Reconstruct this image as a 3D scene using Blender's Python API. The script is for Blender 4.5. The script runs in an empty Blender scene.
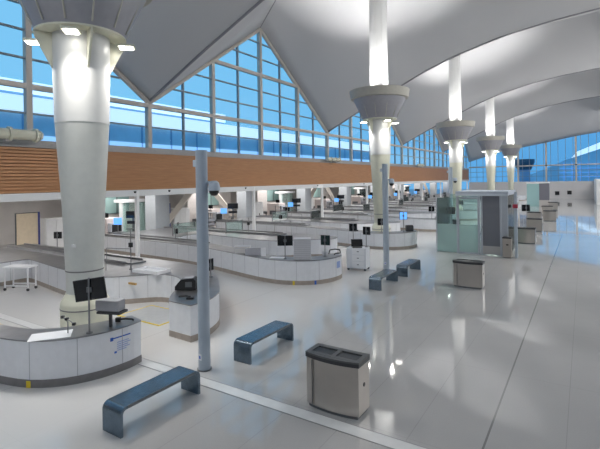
import bpy, bmesh, math, random
from mathutils import Vector, Matrix
random.seed(4)
R = math.radians
SC = bpy.context.scene
COL = SC.collection
# ------------------------------------------------------------------ camera
cam_d = bpy.data.cameras.new('camera'); cam = bpy.data.objects.new('camera', cam_d); COL.objects.link(cam)
cam_d.sensor_width = 36; cam_d.lens = 440.7 / 600 * 36; cam_d.clip_end = 600
cam_d.shift_x = .67 / 600; cam_d.shift_y = -44.1 / 600
cam.location = (0, 0, 3.8)
cam.rotation_euler = (Matrix.Rotation(R(32.865), 4, 'Z') @ Matrix.Rotation(R(90), 4, 'X') @ Matrix.Rotation(-.0155, 4, 'Z')).to_euler()
SC.camera = cam
# ------------------------------------------------------------------ view, sky
SC.view_settings.view_transform = 'Standard'; SC.view_settings.look = 'None'
SC.view_settings.exposure = 0.12; SC.view_settings.gamma = 1.0; SC.view_settings.use_curve_mapping = False
w = bpy.data.worlds.new('dusk_sky'); SC.world = w; w.use_nodes = True
nt = w.node_tree; nt.nodes.clear()
out = nt.nodes.new('ShaderNodeOutputWorld'); bg = nt.nodes.new('ShaderNodeBackground')
tc = nt.nodes.new('ShaderNodeTexCoord'); sx = nt.nodes.new('ShaderNodeSeparateXYZ'); cr = nt.nodes.new('ShaderNodeValToRGB')
nz = nt.nodes.new('ShaderNodeTexNoise'); nz.inputs['Scale'].default_value = 3.0; nz.inputs['Detail'].default_value = 5
mp = nt.nodes.new('ShaderNodeMapping'); mp.inputs['Scale'].default_value = (1, 1, 4)
cr2 = nt.nodes.new('ShaderNodeValToRGB'); mx = nt.nodes.new('ShaderNodeMixRGB')
cr.color_ramp.elements[0].position = 0.0; cr.color_ramp.elements[0].color = (.060, .27, .62, 1)
cr.color_ramp.elements[1].position = 0.6; cr.color_ramp.elements[1].color = (.09, .33, .64, 1)
e = cr.color_ramp.elements.new(0.25); e.color = (.13, .44, .78, 1)
cr2.color_ramp.elements[0].position = .56; cr2.color_ramp.elements[0].color = (0, 0, 0, 1)
cr2.color_ramp.elements[1].position = .80; cr2.color_ramp.elements[1].color = (.6, .6, .6, 1)
L = nt.links.new
L(tc.outputs['Generated'], sx.inputs[0]); L(sx.outputs['Z'], cr.inputs['Fac']); L(tc.outputs['Generated'], mp.inputs[0]); L(mp.outputs[0], nz.inputs['Vector'])
L(nz.outputs['Fac'], cr2.inputs['Fac']); L(cr2.outputs['Color'], mx.inputs['Fac']); L(cr.outputs['Color'], mx.inputs['Color1']); mx.inputs['Color2'].default_value = (.55, .8, 1, 1)
wm = nt.nodes.new('ShaderNodeMapRange'); wm.inputs['From Min'].default_value = .2; wm.inputs['From Max'].default_value = -.8
mw = nt.nodes.new('ShaderNodeMixRGB'); mw.inputs['Color2'].default_value = (.22, .56, .86, 1)
L(sx.outputs['X'], wm.inputs['Value']); L(wm.outputs[0], mw.inputs['Fac']); L(mx.outputs[0], mw.inputs['Color1']); L(mw.outputs[0], bg.inputs['Color']); bg.inputs['Strength'].default_value = 1.0; L(bg.outputs[0], out.inputs[0])

def area(name, loc, rot, sx_, sy_, power, col=(1, 1, 1), spread=180):
    d = bpy.data.lights.new(name, 'AREA'); d.shape = 'RECTANGLE'; d.size = sx_; d.size_y = sy_; d.energy = power; d.color = col; d.spread = R(spread)
    o = bpy.data.objects.new(name, d); COL.objects.link(o); o.location = loc; o.rotation_euler = rot; return o
# unseen fill lights added high to the right and behind the camera
area('fill_light', (7, 34, 12.5), (0, R(35), 0), 8, 40, 3000, (1, .99, .97))
area('fill_light', (6, 64, 12.0), (0, R(28), 0), 8, 40, 2400, (1, .99, .97))
area('fill_light', (-4, -5, 10), (R(40), 0, 0), 16, 5, 380, (1, .98, .96))
PITCH = 18.3; COLX = -10.05; COLY = [6.05 + PITCH * i for i in range(5)]
MASTL = 1250; FLOODL = 60

# ------------------------------------------------------------------ materials
MC = {}
def M(name, col, rough=.5, metal=0.0, noise=0.0, nscale=6, coat=0.0, emit=None, es=0.0, spec=.5, bump=0.0):
    if name in MC: return MC[name]
    m = bpy.data.materials.new(name); m.use_nodes = True; t = m.node_tree; b = t.nodes['Principled BSDF']
    b.inputs['Base Color'].default_value = (*col, 1); b.inputs['Roughness'].default_value = rough
    b.inputs['Metallic'].default_value = metal; b.inputs['Coat Weight'].default_value = coat
    b.inputs['Specular IOR Level'].default_value = spec
    if emit: b.inputs['Emission Color'].default_value = (*emit, 1); b.inputs['Emission Strength'].default_value = es
    if noise or bump:
        c = t.nodes.new('ShaderNodeTexCoord'); n = t.nodes.new('ShaderNodeTexNoise'); n.inputs['Scale'].default_value = nscale; n.inputs['Detail'].default_value = 4
        t.links.new(c.outputs['Object'], n.inputs['Vector'])
        if noise:
            r = t.nodes.new('ShaderNodeValToRGB')
            r.color_ramp.elements[0].position = .3; r.color_ramp.elements[1].position = .7
            r.color_ramp.elements[0].color = (*[max(0, v * (1 - noise)) for v in col], 1)
            r.color_ramp.elements[1].color = (*[min(1, v * (1 + noise)) for v in col], 1)
            t.links.new(n.outputs['Fac'], r.inputs['Fac']); t.links.new(r.outputs['Color'], b.inputs['Base Color'])
        if bump:
            bp = t.nodes.new('ShaderNodeBump'); bp.inputs['Strength'].default_value = bump; t.links.new(n.outputs['Fac'], bp.inputs['Height']); t.links.new(bp.outputs[0], b.inputs['Normal'])
    MC[name] = m; return m
def glass(name, tint=(.8, .95, .92), refl=.12, alpha=.0, body=(.6, .75, .72)):
    if name in MC: return MC[name]
    m = bpy.data.materials.new(name); m.use_nodes = True; t = m.node_tree; t.nodes.clear()
    o = t.nodes.new('ShaderNodeOutputMaterial'); tr = t.nodes.new('ShaderNodeBsdfTransparent'); tr.inputs[0].default_value = (*tint, 1)
    gl = t.nodes.new('ShaderNodeBsdfGlossy'); gl.inputs['Roughness'].default_value = .03; df = t.nodes.new('ShaderNodeBsdfDiffuse'); df.inputs[0].default_value = (*body, 1)
    lw = t.nodes.new('ShaderNodeLayerWeight'); lw.inputs['Blend'].default_value = refl
    m1 = t.nodes.new('ShaderNodeMixShader'); m1.inputs[0].default_value = alpha; m2 = t.nodes.new('ShaderNodeMixShader')
    t.links.new(tr.outputs[0], m1.inputs[1]); t.links.new(df.outputs[0], m1.inputs[2])
    t.links.new(lw.outputs['Fresnel'], m2.inputs[0]); t.links.new(m1.outputs[0], m2.inputs[1]); t.links.new(gl.outputs[0], m2.inputs[2]); t.links.new(m2.outputs[0], o.inputs[0])
    MC[name] = m; return m

WHITE = M('white_laminate', (.74, .75, .78), .35, noise=.03)
WHITE2 = M('white_plaster', (.72, .72, .72), .7, noise=.03)
STEEL = M('brushed_steel', (.32, .32, .33), .34, .9, noise=.12, nscale=3)
DSTEEL = M('dark_steel', (.17, .18, .19), .35, .8, noise=.1)
BINST = M('bin_stainless', (.50, .465, .43), .30, .85, noise=.05, nscale=2)
BLACK = M('black_plastic', (.012, .012, .014), .35)
DARK = M('dark_rubber', (.05, .05, .055), .6)
KICK = M('toe_kick_grey', (.20, .19, .19), .5, noise=.1)
TAN = M('toe_kick_tan', (.36, .31, .27), .5, noise=.1)
CREAM = M('cream_paint', (.70, .69, .56), .4, noise=.03)
COLW = M('column_white', (.74, .74, .72), .35, noise=.02)
COLG = M('column_grey', (.66, .67, .63), .38, noise=.03)
CONE = M('bowl_lavender_grey', (.36, .355, .38), .45, .2, noise=.04)
RIMM = M('rim_taupe', (.48, .46, .40), .5, noise=.05)
MULL = M('mullion_beige', (.56, .51, .46), .5)
MULLD = M('mullion_dark', (.26, .31, .35), .5)
BEAM = M('beam_grey', (.42, .40, .39), .5, noise=.06)
POLEM = M('pole_grey_blue', (.44, .50, .57), .35, .2, noise=.03)
BENCH = M('bench_blue_grey_metal', (.15, .20, .25), .22, .8, noise=.15, nscale=9)
BLUE = M('blue_print', (.03, .12, .5), .5)
YEL = M('yellow_tape', (.75, .55, .03), .5)
SCREEN = M('screen_black', (.008, .009, .012), .12)
SCRB = M('screen_blue', (.1, .3, .7), .3, emit=(.15, .45, .95), es=.9)
SCRG = M('screen_green_dark', (.01, .03, .03), .15)
BEIGE = M('beige_panel', (.66, .55, .40), .6, noise=.05)
PINK = M('machine_pinkish_white', (.66, .58, .56), .45, noise=.04)
NAVY = M('navy_frame', (.05, .06, .22), .5)
BRASS = M('gold_handle', (.55, .35, .12), .35, .8)
PAPER = M('paper_white', (.85, .85, .87), .5)
TRAY = M('grey_tray', (.40, .40, .44), .5, noise=.05)
WOOD = None
def wood():
    m = bpy.data.materials.new('wood_slats'); m.use_nodes = True; t = m.node_tree; b = t.nodes['Principled BSDF']
    c = t.nodes.new('ShaderNodeTexCoord'); mpn = t.nodes.new('ShaderNodeMapping'); mpn.inputs['Scale'].default_value = (3, .4, 9)
    n = t.nodes.new('ShaderNodeTexNoise'); n.inputs['Scale'].default_value = 3; n.inputs['Detail'].default_value = 6
    r = t.nodes.new('ShaderNodeValToRGB'); r.color_ramp.elements[0].position = .3; r.color_ramp.elements[1].position = .72
    r.color_ramp.elements[0].color = (.52, .25, .11, 1); r.color_ramp.elements[1].color = (.64, .335, .155, 1)
    t.links.new(c.outputs['Object'], mpn.inputs[0]); t.links.new(mpn.outputs[0], n.inputs['Vector']); t.links.new(n.outputs['Fac'], r.inputs['Fac'])
    t.links.new(r.outputs[0], b.inputs['Base Color']); b.inputs['Roughness'].default_value = .45
    return m
WOOD = wood()
def floor_mat():
    m = bpy.data.materials.new('polished_terrazzo_tiles'); m.use_nodes = True; t = m.node_tree; b = t.nodes['Principled BSDF']; N = t.nodes.new; K = t.links.new
    c = N('ShaderNodeTexCoord'); s = N('ShaderNodeSeparateXYZ'); K(c.outputs['Object'], s.inputs[0])
    def mth(op, a, b_=None, c_=None):
        n = N('ShaderNodeMath'); n.operation = op
        for i, v in enumerate((a, b_, c_)):
            if v is None: continue
            if isinstance(v, (int, float)): n.inputs[i].default_value = v
            else: K(v, n.inputs[i])
        return n.outputs[0]
    def line(sock, period, off, width):
        f = mth('FRACT', mth('DIVIDE', mth('ADD', sock, off + 500 * period), period))
        return mth('LESS_THAN', mth('ABSOLUTE', mth('SUBTRACT', f, .5)), width / period / 2)
    lx = line(s.outputs['X'], .98, .49 + 1.24, .012); lx4 = line(s.outputs['X'], 7.84, 3.92 + 1.24, .03)
    ly = line(s.outputs['Y'], 3.05, 1.525 - 6.25, .010)
    n1 = N('ShaderNodeTexNoise'); n1.inputs['Scale'].default_value = .35; n1.inputs['Detail'].default_value = 3; K(c.outputs['Object'], n1.inputs['Vector'])
    n2 = N('ShaderNodeTexNoise'); n2.inputs['Scale'].default_value = 45; n2.inputs['Detail'].default_value = 3; K(c.outputs['Object'], n2.inputs['Vector'])
    ramp = N('ShaderNodeValToRGB'); ramp.color_ramp.elements[0].position = .3; ramp.color_ramp.elements[1].position = .7
    ramp.color_ramp.elements[0].color = (.43, .425, .415, 1); ramp.color_ramp.elements[1].color = (.49, .48, .47, 1); K(n1.outputs['Fac'], ramp.inputs['Fac'])
    sp = N('ShaderNodeMixRGB'); sp.blend_type = 'MULTIPLY'; sp.inputs['Fac'].default_value = .12; K(ramp.outputs[0], sp.inputs['Color1']); K(n2.outputs['Fac'], sp.inputs['Color2'])
    # floor colour ramps paler and roughness higher left of the concourse
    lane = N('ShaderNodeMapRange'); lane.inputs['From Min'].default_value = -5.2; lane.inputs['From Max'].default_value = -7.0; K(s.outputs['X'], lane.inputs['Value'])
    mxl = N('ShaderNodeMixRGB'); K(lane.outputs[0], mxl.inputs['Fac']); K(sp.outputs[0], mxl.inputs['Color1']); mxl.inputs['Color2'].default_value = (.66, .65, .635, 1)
    mj = N('ShaderNodeMixRGB'); conc = mth('GREATER_THAN', s.outputs['X'], -5.2)
    K(mth('MULTIPLY', mth('MAXIMUM', mth('MAXIMUM', mth('MULTIPLY', lx, .22), mth('MULTIPLY', lx4, .7)), mth('MULTIPLY', ly, .2)), mth('MAXIMUM', conc, .25)), mj.inputs['Fac']); K(mxl.outputs[0], mj.inputs['Color1']); mj.inputs['Color2'].default_value = (.13, .13, .13, 1)
    K(mj.outputs[0], b.inputs['Base Color'])
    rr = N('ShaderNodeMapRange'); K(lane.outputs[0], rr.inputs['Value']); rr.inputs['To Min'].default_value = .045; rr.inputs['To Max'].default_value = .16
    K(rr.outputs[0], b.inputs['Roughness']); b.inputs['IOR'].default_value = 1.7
    return m
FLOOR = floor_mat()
def fabric_mat():
    m = bpy.data.materials.new('tent_fabric'); m.use_nodes = True; t = m.node_tree; t.nodes.clear(); N = t.nodes.new; K = t.links.new
    o = N('ShaderNodeOutputMaterial'); d = N('ShaderNodeBsdfDiffuse'); tr = N('ShaderNodeBsdfTranslucent'); mxs = N('ShaderNodeMixShader')
    n = N('ShaderNodeTexNoise'); n.inputs['Scale'].default_value = .12; c = N('ShaderNodeTexCoord'); K(c.outputs['Object'], n.inputs['Vector'])
    r = N('ShaderNodeValToRGB'); r.color_ramp.elements[0].color = (.64, .64, .66, 1); r.color_ramp.elements[1].color = (.70, .70, .71, 1); K(n.outputs['Fac'], r.inputs['Fac'])
    K(r.outputs[0], d.inputs[0]); tr.inputs[0].default_value = (.5, .5, .5, 1); mxs.inputs[0].default_value = .12
    K(d.outputs[0], mxs.inputs[1]); K(tr.outputs[0], mxs.inputs[2]); K(mxs.outputs[0], o.inputs[0]); return m
FABRIC = fabric_mat()
PANE = glass('clerestory_glass', (.86, .94, .98), .08)
GL = glass('partition_glass', (.86, .95, .93), .15, .10, (.75, .85, .83))
FROST = glass('frosted_glass', (.7, .88, .84), .15, .65, (.58, .76, .72))
TEAL = glass('teal_window_glass', (.4, .6, .58), .15, .75, (.38, .55, .53))

# ------------------------------------------------------------------ mesh helpers
def box(bm, x0, x1, y0, y1, z0, z1, bev=0.0):
    r = bmesh.ops.create_cube(bm, size=1); vs = r['verts']
    for v in vs: v.co = Vector(((x0 + x1) / 2 + v.co.x * (x1 - x0), (y0 + y1) / 2 + v.co.y * (y1 - y0), (z0 + z1) / 2 + v.co.z * (z1 - z0)))
    if bev: bmesh.ops.bevel(bm, geom=list({e for v in vs for e in v.link_edges}), offset=bev, segments=2, affect='EDGES', profile=.5)
    return vs
def B(*a, bev=0.0):
    bm = bmesh.new(); box(bm, *a, bev=bev); return bm
def cyl(bm, p0, p1, r0, r1=None, n=16):
    p0 = Vector(p0); p1 = Vector(p1); r1 = r0 if r1 is None else r1; d = p1 - p0
    mat = Matrix.Translation((p0 + p1) / 2) @ d.to_track_quat('Z', 'Y').to_matrix().to_4x4()
    bmesh.ops.create_cone(bm, cap_ends=True, segments=n, radius1=r0, radius2=r1, depth=d.length, matrix=mat)
def C(*a, **k):
    bm = bmesh.new(); cyl(bm, *a, **k); return bm
def lathe(prof, n=40, cx=0, cy=0):
    bm = bmesh.new(); rings = []
    for r, z in prof: rings.append([bm.verts.new((cx + r * math.cos(2 * math.pi * i / n), cy + r * math.sin(2 * math.pi * i / n), z)) for i in range(n)])
    for a, b in zip(rings, rings[1:]):
        for i in range(n): bm.faces.new((a[i], a[(i + 1) % n], b[(i + 1) % n], b[i]))
    bm.faces.new(rings[0][::-1]); bm.faces.new(rings[-1]); return bm
def prism(bm, pts, z0, z1):
    lo = [bm.verts.new((x, y, z0)) for x, y in pts]; hi = [bm.verts.new((x, y, z1)) for x, y in pts]; n = len(pts)
    for i in range(n): bm.faces.new((lo[i], lo[(i + 1) % n], hi[(i + 1) % n], hi[i]))
    bm.faces.new(lo[::-1]); bm.faces.new(hi)
def extr(bm, prof, axis, a, b):   # profile in the plane perpendicular to axis, swept from a to b
    f = (lambda u, v, t: (t, u, v)) if axis == 'X' else (lambda u, v, t: (u, t, v))
    lo = [bm.verts.new(f(u, v, a)) for u, v in prof]; hi = [bm.verts.new(f(u, v, b)) for u, v in prof]; n = len(prof)
    for i in range(n): bm.faces.new((lo[i], lo[(i + 1) % n], hi[(i + 1) % n], hi[i]))
    bm.faces.new(lo[::-1]); bm.faces.new(hi)
def tube(bm, pts, r, n=8):
    for a, b in zip(pts, pts[1:]): cyl(bm, a, b, r, n=n)
    for p in pts[1:-1]: bmesh.ops.create_icosphere(bm, subdivisions=1, radius=r, matrix=Matrix.Translation(p))
def obj(name, bm, m, parent=None, smooth=False):
    bmesh.ops.recalc_face_normals(bm, faces=bm.faces)
    me = bpy.data.meshes.new(name); bm.to_mesh(me); bm.free(); me.materials.append(m)
    if smooth:
        for p in me.polygons: p.use_smooth = True
        me.set_sharp_from_angle(angle=R(35))
    o = bpy.data.objects.new(name, me); COL.objects.link(o)
    if parent is not None: o.parent = parent
    return o
def tag(o, label, cat, group=None, kind=None):
    o['label'] = label; o['category'] = cat
    if group: o['group'] = group
    if kind: o['kind'] = kind
    return o
def thing(name, label, cat, loc=(0, 0, 0), rz=0, group=None):
    o = bpy.data.objects.new(name, None); COL.objects.link(o); o.location = loc; o.rotation_euler = (0, 0, rz); o.empty_display_size = .1
    return tag(o, label, cat, group)
def struct(name, bm, m, smooth=False):
    o = obj(name, bm, m, smooth=smooth); o['kind'] = 'structure'; return o
def dup(root, loc, rz, label, group=None):
    r = root.copy(); COL.objects.link(r); r.location = loc; r.rotation_euler = (0, 0, rz); r['label'] = label
    if group: r['group'] = group
    for ch in root.children:
        c = ch.copy(); COL.objects.link(c); c.parent = r
        for g in ch.children:
            d = g.copy(); COL.objects.link(d); d.parent = c
    return r
ORD = ['nearest', 'second', 'third', 'fourth', 'fifth', 'sixth', 'seventh', 'eighth', 'ninth', 'tenth']

# ------------------------------------------------------------------ setting: floor, roof, walls
YEND = 87.7; XW = -18.3; XR = 24.3
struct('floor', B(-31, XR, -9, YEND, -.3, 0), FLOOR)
bm = B(-22, 8, 5.90, 6.14, 0, .004); struct('trim_1', bm, M('floor_strip_pale', (.74, .74, .73), .18, noise=.04))
bm = bmesh.new(); box(bm, -22, 8, 5.885, 5.90, 0, .006); box(bm, -22, 8, 6.14, 6.155, 0, .006); struct('trim_2', bm, M('floor_strip_edge', (.28, .28, .28), .3, .6))

VAL = [(-18.3, 7.85), (-14.7, 9.62), (-12.2, 10.75), (-10, 11.75), (-8, 12.5), (-4.7, 13.38), (-1.7, 13.85), (1, 14.1), (3, 14.2)]
RID = [(-18.3, 14.1), (-17.0, 15.65), (-15, 17.6), (-12.5, 21.5), (-10, 26), (-7.5, 22.5), (-4, 19.6), (0, 18.0), (3, 17.7)]
def interp(t, x):
    if x > 3: x = 6 - x
    x = max(-18.3, x)
    for (a, za), (b, zb) in zip(t, t[1:]):
        if x <= b: return za + (zb - za) * (x - a) / (b - a)
    return t[-1][1]
def endval(x):
    t = [(-18.3, 6.75), (-12.9, 8.4), (-9.6, 9.0), (-5.4, 9.7), (-1.1, 10.55), (2.3, 11.0), (3, 11.1)]
    return interp(t, x)
Y0V = 14.5
def roof_z(x, y):
    k = math.floor((y - Y0V) / PITCH); u = (y - Y0V) / PITCH - k; d = abs(u - .5) * 2
    zr = interp(RID, x); zv = interp(VAL, x)
    if y > Y0V + PITCH * 3.5: zv = zv + (endval(x) - zv) * min(1, max(0, (y - Y0V - PITCH * 3.5) / (PITCH / 2)))
    cx = x if x <= 3 else 6 - x
    p = 1 + .45 * min(1, (cx + 18.3) / 5)
    return zr - (zr - zv) * (1 - (1 - d) ** p)
XS = [-18.3 + i * .71 for i in range(61)]; XS = [x for x in XS if x <= XR + .1]
YS = []
y = Y0V - 1.5 * PITCH
ys_n = 24
for k in range(0, 11 * 12 + 1):
    yy = Y0V - 1.5 * PITCH + k * PITCH / 24
    pass
YS = sorted({round(Y0V + (j / 24) * PITCH, 4) for j in range(-30, 24 * 4 + 1)})
bm = bmesh.new(); g = [[bm.verts.new((x, y, roof_z(x, y))) for y in YS] for x in XS]
for i in range(len(XS) - 1):
    for j in range(len(YS) - 1): bm.faces.new((g[i][j], g[i][j + 1], g[i + 1][j + 1], g[i + 1][j]))
roof = struct('ceiling', bm, FABRIC, smooth=True)
so = roof.modifiers.new('thick', 'SOLIDIFY'); so.thickness = .05; so.offset = 1
# seam cables along valleys and ridges
def cable(name, y, r, m, x0=XW, x1=20, dz=0.0):
    pts = []; x = x0
    while x <= x1: pts.append((x, y, roof_z(x, y) - dz)); x += 1.4
    bm = bmesh.new(); tube(bm, pts, r, 6); return struct(name, bm, m)
tn = 3
for k in range(-1, 4):
    cable('trim_%d' % tn, Y0V + PITCH * k, .07, M('seam_grey', (.30, .30, .32), .6)); tn += 1
    cable('trim_%d' % tn, Y0V + PITCH * (k + .5), .05, M('seam_grey', (.3, .3, .32), .6)); tn += 1

# wood fascia, beam, soffit
bm = bmesh.new(); prof = []; nsl = 14; z0 = 3.46; zz = (5.26 - z0) / nsl
for i in range(nsl): prof += [(XW, z0 + i * zz + .022), (XW, z0 + (i + 1) * zz - .022), (XW - .09, z0 + (i + 1) * zz - .022), (XW - .09, z0 + (i + 1) * zz + .022)]
prof += [(XW - .15, 5.26), (XW - .15, z0)]
extr(bm, prof, 'Y', -9, YEND); struct('wall_left', bm, WOOD)
bm = bmesh.new(); box(bm, XW - .4, XW + .06, -9, YEND, 5.26, 5.33); box(bm, XW - .4, XW - .02, -9, YEND, 5.33, 5.56); struct('trim_%d' % tn, bm, BEAM); tn += 1
struct('trim_%d' % tn, B(XW - .12, XW + .03, -9, YEND, 3.16, 3.46), M('soffit_white', (.85, .85, .85), .5)); tn += 1
bm = B(-31, XW - .15, -9, YEND, 3.40, 3.6); struct('ceiling_soffit', bm, M('soffit_white', (.85, .85, .85), .5))
bm = B(-31, XW - .4, -9, YEND, 5.1, 5.26); struct('roof_low', bm, BEAM)
struct('wall_back', B(-31.2, -31, -9, YEND, 0, 5.26), M('back_wall_grey', (.66, .63, .61), .7, noise=.1, nscale=.6))

struct('wall_right', B(XR, XR + .3, -9, YEND, 0, 9), WHITE2)  # unseen right wall added to keep blue sky out and bounce white light
struct('wall_near', B(-31, XR, -9.4, -9, 0, 12), WHITE2)  # unseen near wall, likewise added to block sky and return white light
# clerestory: mullions, rails, glass (each bay a window)
def edge_z(y): return roof_z(XW, y)
posts = []; k = 0   # the bay mullions, one set farther out at the left
yy = Y0V - PITCH * 1.25
while yy < YEND - 1: posts.append(yy); yy += PITCH / 4
posts = [8.8 if abs(p - 9.925) < .2 else p for p in posts]
bm = bmesh.new()
for p in posts: box(bm, XW - .16, XW + .10, p - .11, p + .11, 5.56, edge_z(p) - .02)
struct('window_frame', bm, MULL)
bm = bmesh.new()
for p in posts:
    q = p + PITCH / 8
    if q < YEND: box(bm, XW - .10, XW + .04, q - .05, q + .05, 5.56, edge_z(q) - .02)
def rails(bm, z, hh, dd):
    if z < 7.8: box(bm, XW - dd, XW + dd * .6, Y0V - 1.25 * PITCH, YEND, z - hh, z + hh); return
    for k in range(-2, 4):
        yc = Y0V + PITCH * (k + .5); half = (14.1 - z) / (14.1 - 7.85) * PITCH / 2 - .05
        if half > .2: box(bm, XW - dd, XW + dd * .6, max(yc - half, -9), min(yc + half, YEND), z - hh, z + hh)
for z in (6.6, 8.75, 9.85, 12.05, 13.1): rails(bm, z, .035, .08)
struct('window_glazing_bars', bm, MULLD)
bm = bmesh.new(); rails(bm, 7.66, .10, .14); rails(bm, 10.95, .10, .14); struct('window_rails', bm, MULL)
bm = bmesh.new()
for k in range(-2, 4):
    yc = Y0V + PITCH * (k + .5)
    for s in (-1, 1):
        a = Vector((XW + .02, yc, 14.05)); b_ = Vector((XW + .02, yc + s * PITCH / 2, 7.8))
        if b_.y < YEND + 9.5 and b_.y > -9: cyl(bm, a, b_, .13, n=8)
struct('window_gable_rafter', bm, MULL)
for k in range(-1, 4):
    for h in range(2):
        ya = Y0V + PITCH * (k + .5 * h); yb = ya + PITCH / 2
        if yb > YEND + 5: continue
        yb2 = min(yb, YEND)
        bm = bmesh.new(); vs = [bm.verts.new(p) for p in ((XW, ya, 5.56), (XW, yb2, 5.56), (XW, yb2, edge_z(yb2) - .05), (XW, ya, edge_z(ya) - .05))]; bm.faces.new(vs)
        struct('window_%d' % (k * 2 + h + 3), bm, PANE)
# end wall
YG = YEND
struct('wall_far', B(XW, XR, YG - .2, YG + .2, 0, 2.95), M('far_wall_white', (.62, .60, .60), .5))
xs = [XW + i for i in range(int(XR - XW))]
bm = bmesh.new()
for a, b_ in zip(xs, xs[1:]):
    bm.faces.new([bm.verts.new(p) for p in ((a, YG, 2.95), (b_, YG, 2.95), (b_, YG, roof_z(b_, YG) - .02), (a, YG, roof_z(a, YG) - .02))])
struct('window_20', bm, PANE)
bm = bmesh.new(); x = -5.5 - 4.4 * 2
while x < 20: box(bm, x - .14, x + .14, YG - .2, YG + .2, 2.95, roof_z(x, YG)); x += 4.4
box(bm, XW, XR, YG - .2, YG + .2, 5.65, 5.85)
struct('window_end_frame', bm, MULL)
bm = bmesh.new(); x = -18
while x < 20: box(bm, x - .03, x + .03, YG - .06, YG + .06, 2.95, roof_z(x, YG)); x += 1.1
for z in (3.9, 4.8): box(bm, XW, XR, YG - .06, YG + .06, z - .03, z + .03)
struct('window_end_glazing_bars', bm, MULLD)
struct('wall_right_end', B(1.35, 2.2, 70, YG - .2, 0, 3.3), M('white_bright', (.8, .8, .8), .5))

# white posts and square pillars along the fascia
for i in range(-1, 9):
    yp = 13.75 + 9.03 * i
    struct('trim_%d' % tn, B(XW - .12, XW + .06, yp - .07, yp + .07, 0, 3.40), M('post_white', (.95, .95, .95), .4)); tn += 1
    if i >= 0: struct('column_%d' % (i + 1), B(-24.1, -23.1, yp + 4.95, yp + 6.1, 0, 3.40), M('pillar_grey', (.33, .35, .37), .6, noise=.03))
for i in range(5):
    t = thing('raking_strut', 'pair of cream raking struts meeting above the soffit, %s pair from the camera' % ORD[i], 'strut', (-24.75, COLY[i] + .15, 0), 0, 'cream raking struts behind the lanes')
    for s in (-1, 1):
        bm = bmesh.new(); cyl(bm, (0, s * 4.4, 0.14), (0, s * 1.05, 3.2), .26, .26, n=4); obj('strut', bm, M('strut_cream', (.62, .56, .50), .6), t)
# recessed lights of the soffit
for i in range(10):
    yl = 8 + 9.15 * i
    t = thing('ceiling_light', 'recessed strip light in the white soffit, %s row of the run' % ORD[i], 'ceiling light', (-20.8, yl, 3.40), 0, 'strip lights in the soffit')
    obj('light_frame', B(-.9, .9, -.18, .18, -.04, 0), WHITE2, t)
    obj('diffuser', B(-.84, .84, -.12, .12, -.06, -.04), M('soffit_lamp', (1, 1, 1), .5, emit=(1, .98, .95), es=9), t)
    area('soffit_light', (-23.5, yl, 3.30), (0, 0, 0), 8, 2.6, 240, (1, .98, .96))

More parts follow.
